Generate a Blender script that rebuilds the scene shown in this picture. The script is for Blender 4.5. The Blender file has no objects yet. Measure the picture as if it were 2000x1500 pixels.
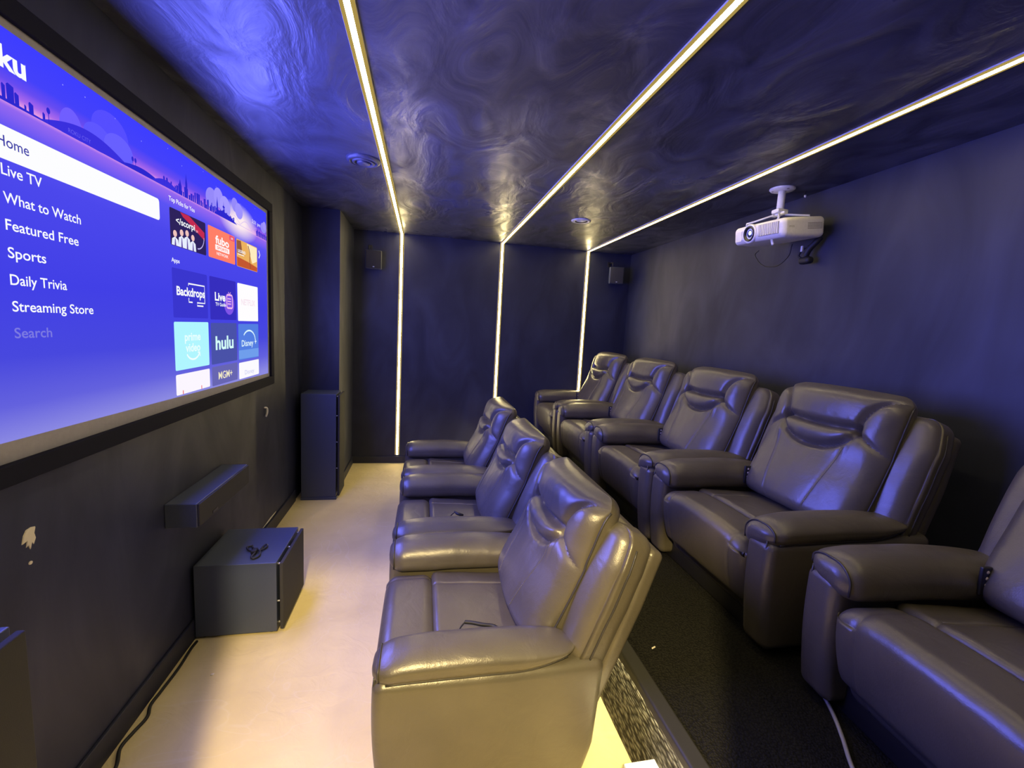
import bpy, math, random
from mathutils import Vector, Matrix, noise
random.seed(7)
SC = bpy.context.scene
COL = SC.collection
PI = math.pi
H, W, L, Y0 = 2.4, 3.279, 4.767, -0.15      # ceiling height, room width, far wall, doorway wall
RISER, RX = 0.345, 1.772                      # platform height and its front face


def lin(r, g, b):
    f = lambda c: c / 12.92 if c <= 0.04045 else ((c + 0.055) / 1.055) ** 2.4
    return (f(r / 255), f(g / 255), f(b / 255), 1.0)


# ------------------------------------------------------------------ camera
def make_camera():
    f, a, b, c, cx, cz = 860.52, 0.2032, 0.1222, 0.0542, 1.0019, 1.4918
    fw = Vector((math.sin(a) * math.cos(b), math.cos(a) * math.cos(b), -math.sin(b)))
    r0 = Vector((math.cos(a), -math.sin(a), 0))
    u0 = r0.cross(fw)
    r = r0 * math.cos(c) + u0 * math.sin(c)
    u = u0 * math.cos(c) - r0 * math.sin(c)
    cam = bpy.data.cameras.new('camera')
    cam.sensor_width, cam.lens, cam.clip_start = 36, f / 2000 * 36, 0.02
    o = bpy.data.objects.new('camera', cam)
    COL.objects.link(o)
    m = Matrix((r, u, -fw)).transposed().to_4x4()
    m.translation = Vector((cx, 0, cz))
    o.matrix_world = m
    SC.camera = o


make_camera()
SC.view_settings.view_transform = 'Standard'
SC.view_settings.look = 'None'
SC.view_settings.exposure = 0.0
SC.view_settings.gamma = 1.0
SC.view_settings.use_curve_mapping = False

# ------------------------------------------------------------------ world and large lights
world = bpy.data.worlds.new('world')
SC.world = world
world.use_nodes = True
world.node_tree.nodes['Background'].inputs[0].default_value = (0.25, 0.28, 0.6, 1)
world.node_tree.nodes['Background'].inputs[1].default_value = 0.0


def lamp(name, kind, loc, energy, color, **kw):
    d = bpy.data.lights.new(name, kind)
    d.energy, d.color = energy, color
    for k, v in kw.items():
        setattr(d, k, v)
    o = bpy.data.objects.new(name, d)
    COL.objects.link(o)
    o.location = loc
    return o


SY0, SY1, SZ0, SZ1 = 1.165, 3.137, 1.103, 2.152       # projection screen, on the wall x = 0
# light the picture on the screen throws into the room
g = lamp('screen_light', 'AREA', (0.045, (SY0 + SY1) / 2, (SZ0 + SZ1) / 2), 100, (0.14, 0.16, 1.0),
         shape='RECTANGLE', size=1.03, size_y=1.93)
g.rotation_euler = (0, -PI / 2, 0)
# hallway ceiling lamp behind the open doorway the photograph is taken from
HALL = (0.80, -0.62, 2.205)
lamp('hall_light', 'POINT', HALL, 520, (1.0, 0.76, 0.32), shadow_soft_size=0.014)


# ------------------------------------------------------------------ materials
def new_mat(name):
    m = bpy.data.materials.new(name)
    m.use_nodes = True
    nt = m.node_tree
    return m, nt, nt.nodes['Principled BSDF']


def simple(name, col, rough=0.5, metal=0.0, spec=0.5, bump=0.0, bscale=80.0):
    m, nt, b = new_mat(name)
    n = nt.nodes.new('ShaderNodeTexNoise')
    n.inputs['Scale'].default_value = bscale
    tc = nt.nodes.new('ShaderNodeTexCoord')
    nt.links.new(tc.outputs['Object'], n.inputs['Vector'])
    mx = nt.nodes.new('ShaderNodeMixRGB')
    mx.blend_type = 'MIX'
    mx.inputs[1].default_value = tuple(c * 0.9 for c in col[:3]) + (1,)
    mx.inputs[2].default_value = tuple(min(1, c * 1.1) for c in col[:3]) + (1,)
    nt.links.new(n.outputs['Fac'], mx.inputs[0])
    nt.links.new(mx.outputs[0], b.inputs['Base Color'])
    b.inputs['Roughness'].default_value = rough
    b.inputs['Metallic'].default_value = metal
    b.inputs['Specular IOR Level'].default_value = spec
    if bump:
        bp = nt.nodes.new('ShaderNodeBump')
        bp.inputs['Strength'].default_value = bump
        bp.inputs['Distance'].default_value = 0.01
        nt.links.new(n.outputs['Fac'], bp.inputs['Height'])
        nt.links.new(bp.outputs[0], b.inputs['Normal'])
    return m


def emit(name, col, s=1.0):
    m = bpy.data.materials.new(name)
    m.use_nodes = True
    nt = m.node_tree
    nt.nodes.remove(nt.nodes['Principled BSDF'])
    e = nt.nodes.new('ShaderNodeEmission')
    e.inputs[0].default_value = col
    e.inputs[1].default_value = s
    nt.links.new(e.outputs[0], nt.nodes['Material Output'].inputs[0])
    return m


def paint(name, c0, c1, stretch, scale, r0, r1, bump, spec=0.5):
    """dark paint with roller and brush marks"""
    m, nt, b = new_mat(name)
    tc = nt.nodes.new('ShaderNodeTexCoord')
    mp = nt.nodes.new('ShaderNodeMapping')
    mp.inputs['Scale'].default_value = stretch
    nt.links.new(tc.outputs['Object'], mp.inputs[0])
    n1 = nt.nodes.new('ShaderNodeTexNoise')
    n1.inputs['Scale'].default_value = scale
    n1.inputs['Detail'].default_value = 6
    n1.inputs['Distortion'].default_value = 1.6
    nt.links.new(mp.outputs[0], n1.inputs['Vector'])
    n2 = nt.nodes.new('ShaderNodeTexNoise')
    n2.inputs['Scale'].default_value = 0.9
    n2.inputs['Detail'].default_value = 3
    nt.links.new(tc.outputs['Object'], n2.inputs['Vector'])
    mul = nt.nodes.new('ShaderNodeMath')
    mul.operation = 'MULTIPLY'
    nt.links.new(n1.outputs['Fac'], mul.inputs[0])
    nt.links.new(n2.outputs['Fac'], mul.inputs[1])
    rp = nt.nodes.new('ShaderNodeValToRGB')
    rp.color_ramp.elements[0].position = 0.14
    rp.color_ramp.elements[0].color = c0
    rp.color_ramp.elements[1].position = 0.42
    rp.color_ramp.elements[1].color = c1
    nt.links.new(mul.outputs[0], rp.inputs[0])
    nt.links.new(rp.outputs[0], b.inputs['Base Color'])
    mr = nt.nodes.new('ShaderNodeMapRange')
    mr.inputs['From Min'].default_value = 0.12
    mr.inputs['From Max'].default_value = 0.42
    mr.inputs['To Min'].default_value = r0
    mr.inputs['To Max'].default_value = r1
    nt.links.new(mul.outputs[0], mr.inputs['Value'])
    nt.links.new(mr.outputs[0], b.inputs['Roughness'])
    b.inputs['Specular IOR Level'].default_value = spec
    bp = nt.nodes.new('ShaderNodeBump')
    bp.inputs['Strength'].default_value = bump
    bp.inputs['Distance'].default_value = 0.02
    nt.links.new(n1.outputs['Fac'], bp.inputs['Height'])
    nt.links.new(bp.outputs[0], b.inputs['Normal'])
    return m


def leather_mat():
    m, nt, b = new_mat('leather')
    tc = nt.nodes.new('ShaderNodeTexCoord')
    n1 = nt.nodes.new('ShaderNodeTexNoise')
    n1.inputs['Scale'].default_value = 5
    n1.inputs['Detail'].default_value = 4
    nt.links.new(tc.outputs['Object'], n1.inputs['Vector'])
    rp = nt.nodes.new('ShaderNodeValToRGB')
    rp.color_ramp.elements[0].position = 0.3
    rp.color_ramp.elements[0].color = (0.074, 0.065, 0.050, 1)
    rp.color_ramp.elements[1].position = 0.75
    rp.color_ramp.elements[1].color = (0.100, 0.088, 0.068, 1)
    nt.links.new(n1.outputs['Fac'], rp.inputs[0])
    nt.links.new(rp.outputs[0], b.inputs['Base Color'])
    b.inputs['Roughness'].default_value = 0.36
    b.inputs['Specular IOR Level'].default_value = 0.75
    # creases
    n2 = nt.nodes.new('ShaderNodeTexNoise')
    n2.inputs['Scale'].default_value = 9
    n2.inputs['Detail'].default_value = 3
    n2.inputs['Distortion'].default_value = 0.7
    nt.links.new(tc.outputs['Object'], n2.inputs['Vector'])
    v = nt.nodes.new('ShaderNodeTexVoronoi')
    v.inputs['Scale'].default_value = 260
    nt.links.new(tc.outputs['Object'], v.inputs['Vector'])
    b1 = nt.nodes.new('ShaderNodeBump')
    b1.inputs['Strength'].default_value = 0.13
    b1.inputs['Distance'].default_value = 0.03
    nt.links.new(n2.outputs['Fac'], b1.inputs['Height'])
    b2 = nt.nodes.new('ShaderNodeBump')
    b2.inputs['Strength'].default_value = 0.10
    b2.inputs['Distance'].default_value = 0.002
    nt.links.new(v.outputs['Distance'], b2.inputs['Height'])
    nt.links.new(b1.outputs[0], b2.inputs['Normal'])
    nt.links.new(b2.outputs[0], b.inputs['Normal'])
    return m


def floor_mat():
    """trowelled tan concrete with fine pale veins"""
    m, nt, b = new_mat('tan_concrete')
    tc = nt.nodes.new('ShaderNodeTexCoord')
    n1 = nt.nodes.new('ShaderNodeTexNoise')
    n1.inputs['Scale'].default_value = 2.2
    n1.inputs['Detail'].default_value = 8
    nt.links.new(tc.outputs['Object'], n1.inputs['Vector'])
    rp = nt.nodes.new('ShaderNodeValToRGB')
    rp.color_ramp.elements[0].position = 0.3
    rp.color_ramp.elements[0].color = (0.62, 0.51, 0.27, 1)
    rp.color_ramp.elements[1].position = 0.7
    rp.color_ramp.elements[1].color = (0.78, 0.66, 0.37, 1)
    nt.links.new(n1.outputs['Fac'], rp.inputs[0])
    n2 = nt.nodes.new('ShaderNodeTexNoise')
    n2.inputs['Scale'].default_value = 1.7
    n2.inputs['Detail'].default_value = 3
    n2.inputs['Distortion'].default_value = 1.2
    nt.links.new(tc.outputs['Object'], n2.inputs['Vector'])
    s = nt.nodes.new('ShaderNodeMath'); s.operation = 'SUBTRACT'; s.inputs[1].default_value = 0.5
    nt.links.new(n2.outputs['Fac'], s.inputs[0])
    ab = nt.nodes.new('ShaderNodeMath'); ab.operation = 'ABSOLUTE'
    nt.links.new(s.outputs[0], ab.inputs[0])
    vr = nt.nodes.new('ShaderNodeValToRGB')
    vr.color_ramp.elements[0].position = 0.0
    vr.color_ramp.elements[0].color = (0.16, 0.16, 0.16, 1)
    vr.color_ramp.elements[1].position = 0.006
    vr.color_ramp.elements[1].color = (0, 0, 0, 1)
    nt.links.new(ab.outputs[0], vr.inputs[0])
    mx = nt.nodes.new('ShaderNodeMixRGB')
    mx.inputs[2].default_value = (0.78, 0.72, 0.62, 1)
    nt.links.new(vr.outputs[0], mx.inputs[0])
    nt.links.new(rp.outputs[0], mx.inputs[1])
    nt.links.new(mx.outputs[0], b.inputs['Base Color'])
    b.inputs['Roughness'].default_value = 0.62
    b.inputs['Specular IOR Level'].default_value = 0.3
    n3 = nt.nodes.new('ShaderNodeTexNoise')
    n3.inputs['Scale'].default_value = 7
    n3.inputs['Detail'].default_value = 6
    n3.inputs['Distortion'].default_value = 2.0
    nt.links.new(tc.outputs['Object'], n3.inputs['Vector'])
    bp = nt.nodes.new('ShaderNodeBump')
    bp.inputs['Strength'].default_value = 0.25
    bp.inputs['Distance'].default_value = 0.02
    nt.links.new(n3.outputs['Fac'], bp.inputs['Height'])
    nt.links.new(bp.outputs[0], b.inputs['Normal'])
    return m


def carpet_mat(name, c0, c1, scale, stretch, bump, dist):
    m, nt, b = new_mat(name)
    tc = nt.nodes.new('ShaderNodeTexCoord')
    mp = nt.nodes.new('ShaderNodeMapping')
    mp.inputs['Scale'].default_value = stretch
    nt.links.new(tc.outputs['Object'], mp.inputs[0])
    v = nt.nodes.new('ShaderNodeTexVoronoi')
    v.inputs['Scale'].default_value = scale
    nt.links.new(mp.outputs[0], v.inputs['Vector'])
    rp = nt.nodes.new('ShaderNodeValToRGB')
    rp.color_ramp.elements[0].color = c1
    rp.color_ramp.elements[1].position = 0.7
    rp.color_ramp.elements[1].color = c0
    nt.links.new(v.outputs['Distance'], rp.inputs[0])
    nt.links.new(rp.outputs[0], b.inputs['Base Color'])
    b.inputs['Roughness'].default_value = 0.95
    b.inputs['Specular IOR Level'].default_value = 0.1
    bp = nt.nodes.new('ShaderNodeBump')
    bp.invert = True
    bp.inputs['Strength'].default_value = bump
    bp.inputs['Distance'].default_value = dist
    nt.links.new(v.outputs['Distance'], bp.inputs['Height'])
    nt.links.new(bp.outputs[0], b.inputs['Normal'])
    return m


M = {
    'wall': paint('navy_wall_paint', (0.009, 0.012, 0.034, 1), (0.034, 0.040, 0.080, 1), (1.0, 1.0, 0.45), 2.4, 0.60, 0.44, 0.12, 0.45),
    'ceiling': paint('navy_ceiling_paint', (0.012, 0.014, 0.036, 1), (0.105, 0.112, 0.165, 1), (1.0, 0.55, 1.0), 4.6, 0.55, 0.24, 0.55, 0.5),
    'trim': simple('dark_trim_paint', (0.016, 0.019, 0.042), 0.5),
    'floor': floor_mat(),
    'riser_carpet': carpet_mat('loop_pile_riser_carpet', (0.03, 0.028, 0.022, 1), (0.24, 0.23, 0.19, 1), 85, (1, 0.45, 1), 1.0, 0.012),
    'carpet': carpet_mat('dark_platform_carpet', (0.008, 0.008, 0.007, 1), (0.022, 0.022, 0.018, 1), 150, (1, 1, 1), 0.8, 0.006),
    'nosing': simple('dark_nosing', (0.022, 0.022, 0.018), 0.6),
    'leather': leather_mat(),
    'thread': simple('pale_stitching', (0.16, 0.15, 0.13), 0.6),
    'piping': simple('leather_piping', (0.036, 0.034, 0.033), 0.42),
    'black_plastic': simple('black_plastic', (0.012, 0.012, 0.014), 0.38),
    'button': simple('pale_button', (0.55, 0.48, 0.5), 0.5),
    'cabinet': simple('black_speaker_vinyl', (0.052, 0.066, 0.115), 0.36, bump=0.03, bscale=200),
    'cloth': simple('black_grille_cloth', (0.030, 0.030, 0.032), 0.85, bump=0.15, bscale=600),
    'rubber': simple('black_rubber', (0.012, 0.012, 0.012), 0.55),
    'metal': simple('bright_pin', (0.6, 0.6, 0.65), 0.3, 0.6),
    'white': simple('white_plastic', (0.74, 0.73, 0.69), 0.42),
    'white_metal': simple('white_powder_coat', (0.72, 0.72, 0.72), 0.4),
    'grey_plastic': simple('grey_plastic', (0.30, 0.29, 0.26), 0.5),
    'fabric': simple('screen_fabric', (0.34, 0.33, 0.36), 0.8),
    'velvet': simple('black_velvet', (0.005, 0.006, 0.018), 0.8, spec=0.2),
    'glass': simple('lens_glass', (0.02, 0.03, 0.10), 0.06, spec=0.9),
    'plaster': simple('bare_plaster', (0.72, 0.67, 0.55), 0.8),
    'led': emit('warm_led', (1.0, 0.80, 0.38, 1), 46.0),
    'led_halo': emit('painted_led_halo', (1.0, 0.70, 0.18, 1), 0.40),  # dim yellow glow imitating the halo around a bright strip
    'led_low': emit('step_led', (1.0, 0.84, 0.44, 1), 80.0),
    'lens_glow': emit('projector_beam', (0.55, 0.62, 1.0, 1), 5.0),
}


# ------------------------------------------------------------------ mesh helpers
class MB:
    """collects verts and faces, builds ONE mesh object"""

    def __init__(s):
        s.v, s.f, s.m = [], [], []

    def add(s, vs, fs, mi=0):
        o = len(s.v)
        s.v += [tuple(p) for p in vs]
        s.f += [tuple(i + o for i in f) for f in fs]
        s.m += [mi] * len(fs)
        return s

    def box(s, x0, x1, y0, y1, z0, z1, mi=0):
        vs = [(x, y, z) for x in (x0, x1) for y in (y0, y1) for z in (z0, z1)]
        return s.add(vs, [(0, 1, 3, 2), (4, 6, 7, 5), (0, 4, 5, 1), (2, 3, 7, 6), (0, 2, 6, 4), (1, 5, 7, 3)], mi)

    def rbox(s, x0, x1, y0, y1, z0, z1, r, n=(6, 6, 6), seg=4, fn=None, mi=0):
        """box with rounded edges (radius r), a grid on every face, then bent by fn"""
        h = ((x1 - x0) / 2, (y1 - y0) / 2, (z1 - z0) / 2)
        c = ((x1 + x0) / 2, (y1 + y0) / 2, (z1 + z0) / 2)
        rr = [min(r, q * 0.999) for q in h]
        ax = []
        for k in range(3):
            a = [-h[k] + rr[k] * (1 - math.tan((seg - i) / seg * PI / 4)) for i in range(seg)]
            mid = [-h[k] + rr[k] + (2 * h[k] - 2 * rr[k]) * i / n[k] for i in range(n[k] + 1)]
            ax.append(a + mid + [-q for q in reversed(a)])
        idx, vs, fs = {}, [], []

        def vid(p):
            key = tuple(round(q, 6) for q in p)
            if key not in idx:
                inn = [max(-(h[k] - rr[k]), min(h[k] - rr[k], p[k])) for k in range(3)]
                d = [(p[k] - inn[k]) / rr[k] for k in range(3)]
                l = math.sqrt(sum(q * q for q in d)) or 1
                q = [c[k] + inn[k] + rr[k] * d[k] / l for k in range(3)]
                idx[key] = len(vs)
                vs.append(fn(*q) if fn else tuple(q))
            return idx[key]
        for k in range(3):
            i, j = (k + 1) % 3, (k + 2) % 3
            for sgn in (-1, 1):
                for a in range(len(ax[i]) - 1):
                    for b in range(len(ax[j]) - 1):
                        q = []
                        for (da, db) in ((0, 0), (1, 0), (1, 1), (0, 1)):
                            p = [0, 0, 0]
                            p[k], p[i], p[j] = sgn * h[k], ax[i][a + da], ax[j][b + db]
                            q.append(vid(p))
                        if sgn < 0:
                            q.reverse()
                        if len(set(q)) == 4:
                            fs.append(q)
        return s.add(vs, fs, mi)

    def tube(s, pts, r, n=8, mi=0, closed=False):
        pts = [Vector(p) for p in pts]
        N = len(pts)
        vs, fs, prev = [], [], None
        for i, p in enumerate(pts):
            if closed:
                t = pts[(i + 1) % N] - pts[i - 1]
            else:
                t = pts[min(i + 1, N - 1)] - pts[max(i - 1, 0)]
            t.normalize()
            if prev is None:
                a = t.orthogonal().normalized()
            else:
                a = prev - t * prev.dot(t)
                a = a.normalized() if a.length > 1e-6 else t.orthogonal().normalized()
            prev = a
            b = t.cross(a)
            rad = r[i] if isinstance(r, (list, tuple)) else r
            for k in range(n):
                w = 2 * PI * k / n
                vs.append(p + (a * math.cos(w) + b * math.sin(w)) * rad)
        for i in range(N if closed else N - 1):
            for k in range(n):
                j = (i + 1) % N
                fs.append((i * n + k, i * n + (k + 1) % n, j * n + (k + 1) % n, j * n + k))
        if not closed:
            fs.append(tuple(reversed(range(n))))
            fs.append(tuple((N - 1) * n + k for k in range(n)))
        return s.add(vs, fs, mi)

    def lathe(s, prof, n=40, M4=None, mi=0):
        """revolve (radius, z) profile about z"""
        vs, fs = [], []
        for (r, z) in prof:
            for k in range(n):
                w = 2 * PI * k / n
                p = Vector((r * math.cos(w), r * math.sin(w), z))
                vs.append(M4 @ p if M4 else p)
        for i in range(len(prof) - 1):
            for k in range(n):
                fs.append((i * n + k, i * n + (k + 1) % n, (i + 1) * n + (k + 1) % n, (i + 1) * n + k))
        return s.add(vs, fs, mi)

    def build(s, name, mats, parent=None, smooth=False):
        me = bpy.data.meshes.new(name)
        me.from_pydata(s.v, [], s.f)
        for m in (mats if isinstance(mats, (list, tuple)) else [mats]):
            me.materials.append(m)
        for p, mi in zip(me.polygons, s.m):
            p.material_index = mi
            p.use_smooth = smooth
        me.update()
        o = bpy.data.objects.new(name, me)
        COL.objects.link(o)
        o.parent = parent
        return o


def tag(o, label=None, cat=None, group=None, kind=None):
    for k, v in (('label', label), ('category', cat), ('group', group), ('kind', kind)):
        if v:
            o[k] = v
    return o


def empty(name, loc, label, cat, group=None):
    o = bpy.data.objects.new(name, None)
    o.empty_display_size = 0.05
    COL.objects.link(o)
    o.location = loc
    return tag(o, label, cat, group)


def children(o):
    return [c for c in bpy.data.objects if c.parent == o]


def copy_tree(o, parent=None):
    c = o.copy()
    COL.objects.link(c)
    c.parent = parent
    for ch in children(o):
        copy_tree(ch, c)
    return c


def bez(pts, n=10):
    """Catmull-Rom through points"""
    P = [Vector(p) for p in pts]
    P = [P[0] * 2 - P[1]] + P + [P[-1] * 2 - P[-2]]
    out = []
    for i in range(1, len(P) - 2):
        for k in range(n):
            t = k / n
            a, b, c, d = P[i - 1], P[i], P[i + 1], P[i + 2]
            out.append(0.5 * ((2 * b) + (c - a) * t + (2 * a - 5 * b + 4 * c - d) * t * t + (3 * b - a - 3 * c + d) * t ** 3))
    out.append(P[-2])
    return out


# ------------------------------------------------------------------ the room
def struct(name, mb, mat):
    return tag(mb.build(name, mat), kind='structure')


HY = -1.9     # hallway end
T = 0.10
struct('floor', MB().box(-T, W + T, HY - T, L + T, -0.12, 0.0), M['floor'])
struct('ceiling', MB().box(-T, W + T, HY - T, L + T, H, H + 0.1), M['ceiling'])
wl = struct('wall_left', MB().box(-T, 0, Y0 - T, L + T, 0, H), M['wall'])
struct('wall_far', MB().box(0, W, L, L + T, 0, H), M['wall'])
struct('wall_right', MB().box(W, W + T, Y0 - T, L + T, 0, H), M['wall'])
struct('wall_corner', MB().box(0, 0.298, 4.016, L, 0, H), M['wall'])
DX0, DX1, DZ = 0.69, 1.12, 1.96       # doorway behind the camera; right side narrowed only to shade the rear seats
struct('wall_near', MB().box(0, DX0, Y0 - T, Y0, 0, H).box(DX1, W, Y0 - T, Y0, 0, H).box(DX0, DX1, Y0 - T, Y0, DZ, H), M['wall'])
struct('wall_hall', MB().box(DX0 - 0.45, DX0 - 0.40, HY, Y0 - T, 0, H).box(DX1 + 0.4, DX1 + 0.45, HY, Y0 - T, 0, H)
       .box(DX0 - 0.45, DX1 + 0.45, HY - 0.05, HY, 0, H), M['wall'])
struct('floor_platform', MB().box(RX, W, Y0, L, 0, RISER, 0), M['carpet'])
struct('trim_1', MB().box(RX - 0.006, RX, Y0, L, 0, RISER - 0.028), M['riser_carpet'])
nb = MB().rbox(RX - 0.036, RX + 0.02, Y0, L, RISER - 0.026, RISER + 0.012, 0.008, (2, 30, 2), 3)
struct('trim_2', nb, M['nosing'])
struct('baseboard_left', MB().rbox(0, 0.013, Y0, 3.752, 0, 0.095, 0.004, (1, 20, 2), 2), M['trim'])
struct('baseboard_far', MB().rbox(0.298, RX - 0.006, L - 0.013, L, 0, 0.075, 0.004, (20, 1, 2), 2), M['trim'])
struct('baseboard_corner', MB().rbox(0.298, 0.311, 4.016, L - 0.013, 0, 0.075, 0.004, (1, 10, 2), 2), M['trim'])


# wall damage: bare plaster where paint was torn away
def blot(name, pts, x0, mat, label, cat, th=0.002):
    c = (sum(p[0] for p in pts) / len(pts), sum(p[1] for p in pts) / len(pts))
    mb = MB()
    n = len(pts)
    vs = [(x0, p[0], p[1]) for p in pts] + [(x0 + th, c[0] + (p[0] - c[0]) * 0.92, c[1] + (p[1] - c[1]) * 0.92) for p in pts]
    fs = [(i, (i + 1) % n, n + (i + 1) % n, n + i) for i in range(n)] + [tuple(n + i for i in range(n))]
    mb.add(vs, fs)
    return tag(mb.build(name, mat), label, cat)


blot('plaster_patch', [(1.300, 0.872), (1.306, 0.893), (1.315, 0.905), (1.330, 0.907), (1.344, 0.903), (1.339, 0.888), (1.343, 0.872),
                       (1.335, 0.857), (1.330, 0.866), (1.324, 0.848), (1.319, 0.862), (1.312, 0.858), (1.316, 0.876)], 0.0, M['plaster'],
     'pale torn patch of bare plaster on the dark wall below the screen', 'wall patch')
blot('plaster_chip', [(1.321 + 0.006 * math.cos(a) , 0.812 + 0.005 * math.sin(a)) for a in [k * PI / 4 for k in range(8)]], 0.0, M['plaster'],
     'tiny pale paint chip just below the torn plaster patch', 'wall chip')
blot('paint_scrape', [(3.02, 0.105), (3.16, 0.112), (3.30, 0.108), (3.28, 0.102), (3.15, 0.099)], 0.0, M['plaster'],
     'thin pale paint scrape on the left wall just above the baseboard', 'wall scrape')
cs = empty('cable_stub', (0, 3.094, 0.871), 'short white cable stub sticking out of the wall under the screen corner', 'cable')
MB().tube(bez([(0.0, 0, 0.03), (0.014, 0.0, 0.026), (0.014, 0.002, -0.004), (0.006, 0.0, -0.03)], 6), 0.006, 8).build('cable', M['white'], cs, True)
MB().lathe([(0.0, 0.034), (0.012, 0.034), (0.012, 0.028), (0.0, 0.028)], 16, Matrix.Rotation(0, 4, 'X')).build('grommet', M['white'], cs, True)

# ------------------------------------------------------------------ LED strips
strip_x = [(0.761, 0.09, 'left'), (1.799, 0.09, 'middle'), (2.764, 0.39, 'right')]
strip_lab = ['warm LED light strip passing the round ceiling vent and running down to the floor',
             'warm LED light strip across the ceiling centre, running down behind the front row seats',
             'warm LED light strip passing beside the projector and running down behind the rear row seats']
for (sx, zb, _), lab in zip(strip_x, strip_lab):
    e = empty('light_strip', (sx, L, H), lab, 'light strip', 'LED strips running over ceiling and far wall')
    w, d = 0.024, 0.005
    ch = MB()
    ch.box(-w, w, Y0 - L, 0, -d, 0).box(-w, w, -d, 0, zb - H, -d)
    ch.build('channel', M['white_metal'], e)
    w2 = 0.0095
    for s in (-1, 1):  # added glowing bands beside the core, standing in for its halo
        halo = MB()
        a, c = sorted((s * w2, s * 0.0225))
        halo.box(a, c, Y0 - L + 0.002, -d - 0.003, -d - 0.003, -d).box(a, c, -d - 0.003, -d, zb - H + 0.004, -d - 0.0032)
        halo.build('halo_band', M['led_halo'], e)
    df = MB()
    df.rbox(-w2, w2, Y0 - L + 0.002, -d - 0.003, -d - 0.005, -d, 0.0024, (2, 2, 1), 2)
    df.rbox(-w2, w2, -d - 0.005, -d, zb - H + 0.004, -d - 0.0055, 0.0024, (2, 1, 2), 2)
    df.build('diffuser', M['led'], e)
e = empty('step_light', (RX, 0, 0), 'warm LED strip tucked under the edge of the carpeted step', 'light strip')
MB().box(-0.022, -0.006, Y0 + 0.01, L - 0.01, RISER - 0.029, RISER - 0.026).build('channel', M['white_metal'], e)
MB().box(-0.020, -0.008, Y0 + 0.012, L - 0.012, RISER - 0.033, RISER - 0.029).build('diffuser', M['led_low'], e)
# ------------------------------------------------------------------ recliners
BW, BTH = 0.305, 0.150


def recline(deg, length, px):
    """lean and length of the back: the two rows are set a little differently"""
    global BP, BT, BN, BL, SEAMS
    BP = Vector((px, 0, 0.360))
    th = math.radians(deg)
    BT = Vector((math.sin(th), 0, math.cos(th)))
    BN = Vector((-math.cos(th), 0, math.sin(th)))
    BL = length
    SEAMS = seams()


def back(n, y, t):
    p = BP + BN * n + BT * t
    return (p.x, y, p.z)


def crease1(u):
    return 0.70 - 0.022 * (1 - (u / 0.6) ** 2)


def crease2(u):
    return 0.675 - 0.165 * math.sqrt(max(0, 1 - (u / 0.6) ** 2))


def bolster_low(u):
    return 0.67 - 0.11 * (u - 0.6) / 0.4


def region(u, v):
    a = abs(u)
    if a > 0.58 and v > bolster_low(a):
        if v <= 0.68 or ((1.0 - a) / 0.4) ** 2 + ((v - 0.68) / 0.26) ** 2 < 1:
            if a > 0.6:
                return 2 if u < 0 else 3
    if v > 0.675 and (a >= 0.6 or v > crease1(u)):
        return 0
    if a < 0.6 and crease2(u) < v <= crease1(u):
        return 1
    return 4


def seams():
    G = []
    rng = lambda k: [i / k for i in range(k + 1)]
    G.append(([(-0.6 + 1.2 * i, crease1(-0.6 + 1.2 * i)) for i in rng(40)], 0.030, 0.016))
    G.append(([(-0.6 + 1.2 * i, crease2(-0.6 + 1.2 * i)) for i in rng(40)], 0.024, 0.014))
    for s in (-1, 1):
        G.append(([(s * (1 - 0.4 * math.cos(i * PI / 2)), 0.68 + 0.26 * math.sin(i * PI / 2)) for i in rng(30)], 0.020, 0.011))
        G.append(([(s * (0.6 + 0.4 * i), bolster_low(0.6 + 0.4 * i)) for i in rng(12)], 0.012, 0.011))
        G.append(([(s * (0.56 - 0.22 * i ** 0.8), 0.60 - 0.60 * i) for i in rng(24)], 0.0035, 0.0055))
    return [([(u * BW, v * BL) for u, v in p], d, w) for p, d, w in G]


def seam_dist(p, y, t):
    best = 9.0
    for i in range(len(p) - 1):
        ax, ay = p[i]
        bx, by = p[i + 1]
        dx, dy = bx - ax, by - ay
        l = dx * dx + dy * dy + 1e-12
        k = max(0, min(1, ((y - ax) * dx + (t - ay) * dy) / l))
        q = (y - ax - k * dx) ** 2 + (t - ay - k * dy) ** 2
        best = min(best, q)
    return math.sqrt(best)


def back_disp(y, t):
    u, v = y / BW, t / BL
    h, dm = 0.0, 9.0
    for i, (p, d, w) in enumerate(SEAMS):
        q = seam_dist(p, y, t)
        h -= d * math.exp(-(q / w) ** 2) * max(0.15, min(1, (1.0 - abs(u)) / 0.22))
        if d > 0.01:
            dm = min(dm, q)
    h += 0.018 * (1 - math.exp(-dm / 0.040)) - 0.010
    h += 0.020 * math.exp(-((v - 0.84) / 0.16) ** 2)              # head roll stands proud
    h += 0.020 * math.exp(-((v - 0.60) / 0.10) ** 2) * (1 if abs(u) < 0.6 else 0.6)
    h += 0.022 * math.exp(-((v - 0.12) / 0.28) ** 2)
    h -= 0.035 * u * u + 0.02 * u ** 6
    h -= 0.05 * max(0, v - 0.86) / 0.14 * max(0, v - 0.86) / 0.14
    # small gathers running away from the creases
    h += 0.0035 * noise.noise((y * 26, t * 9, 3.1)) * math.exp(-(dm / 0.07))
    h += 0.003 * noise.noise((y * 7, t * 7, 9.2))
    return h


def back_fn(n, y, t):
    k = max(0, min(1, (n - 0.03) / (BTH - 0.03)))
    u, v = y / BW, t / BL
    n2 = n + back_disp(y, t) * k * k * (3 - 2 * k)
    y2 = y * (1 - 0.05 * (1 - min(1, v / 0.3)) ** 2 - 0.07 * max(0, (v - 0.8) / 0.2) ** 2)
    return back(n2, y2, t)


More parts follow.
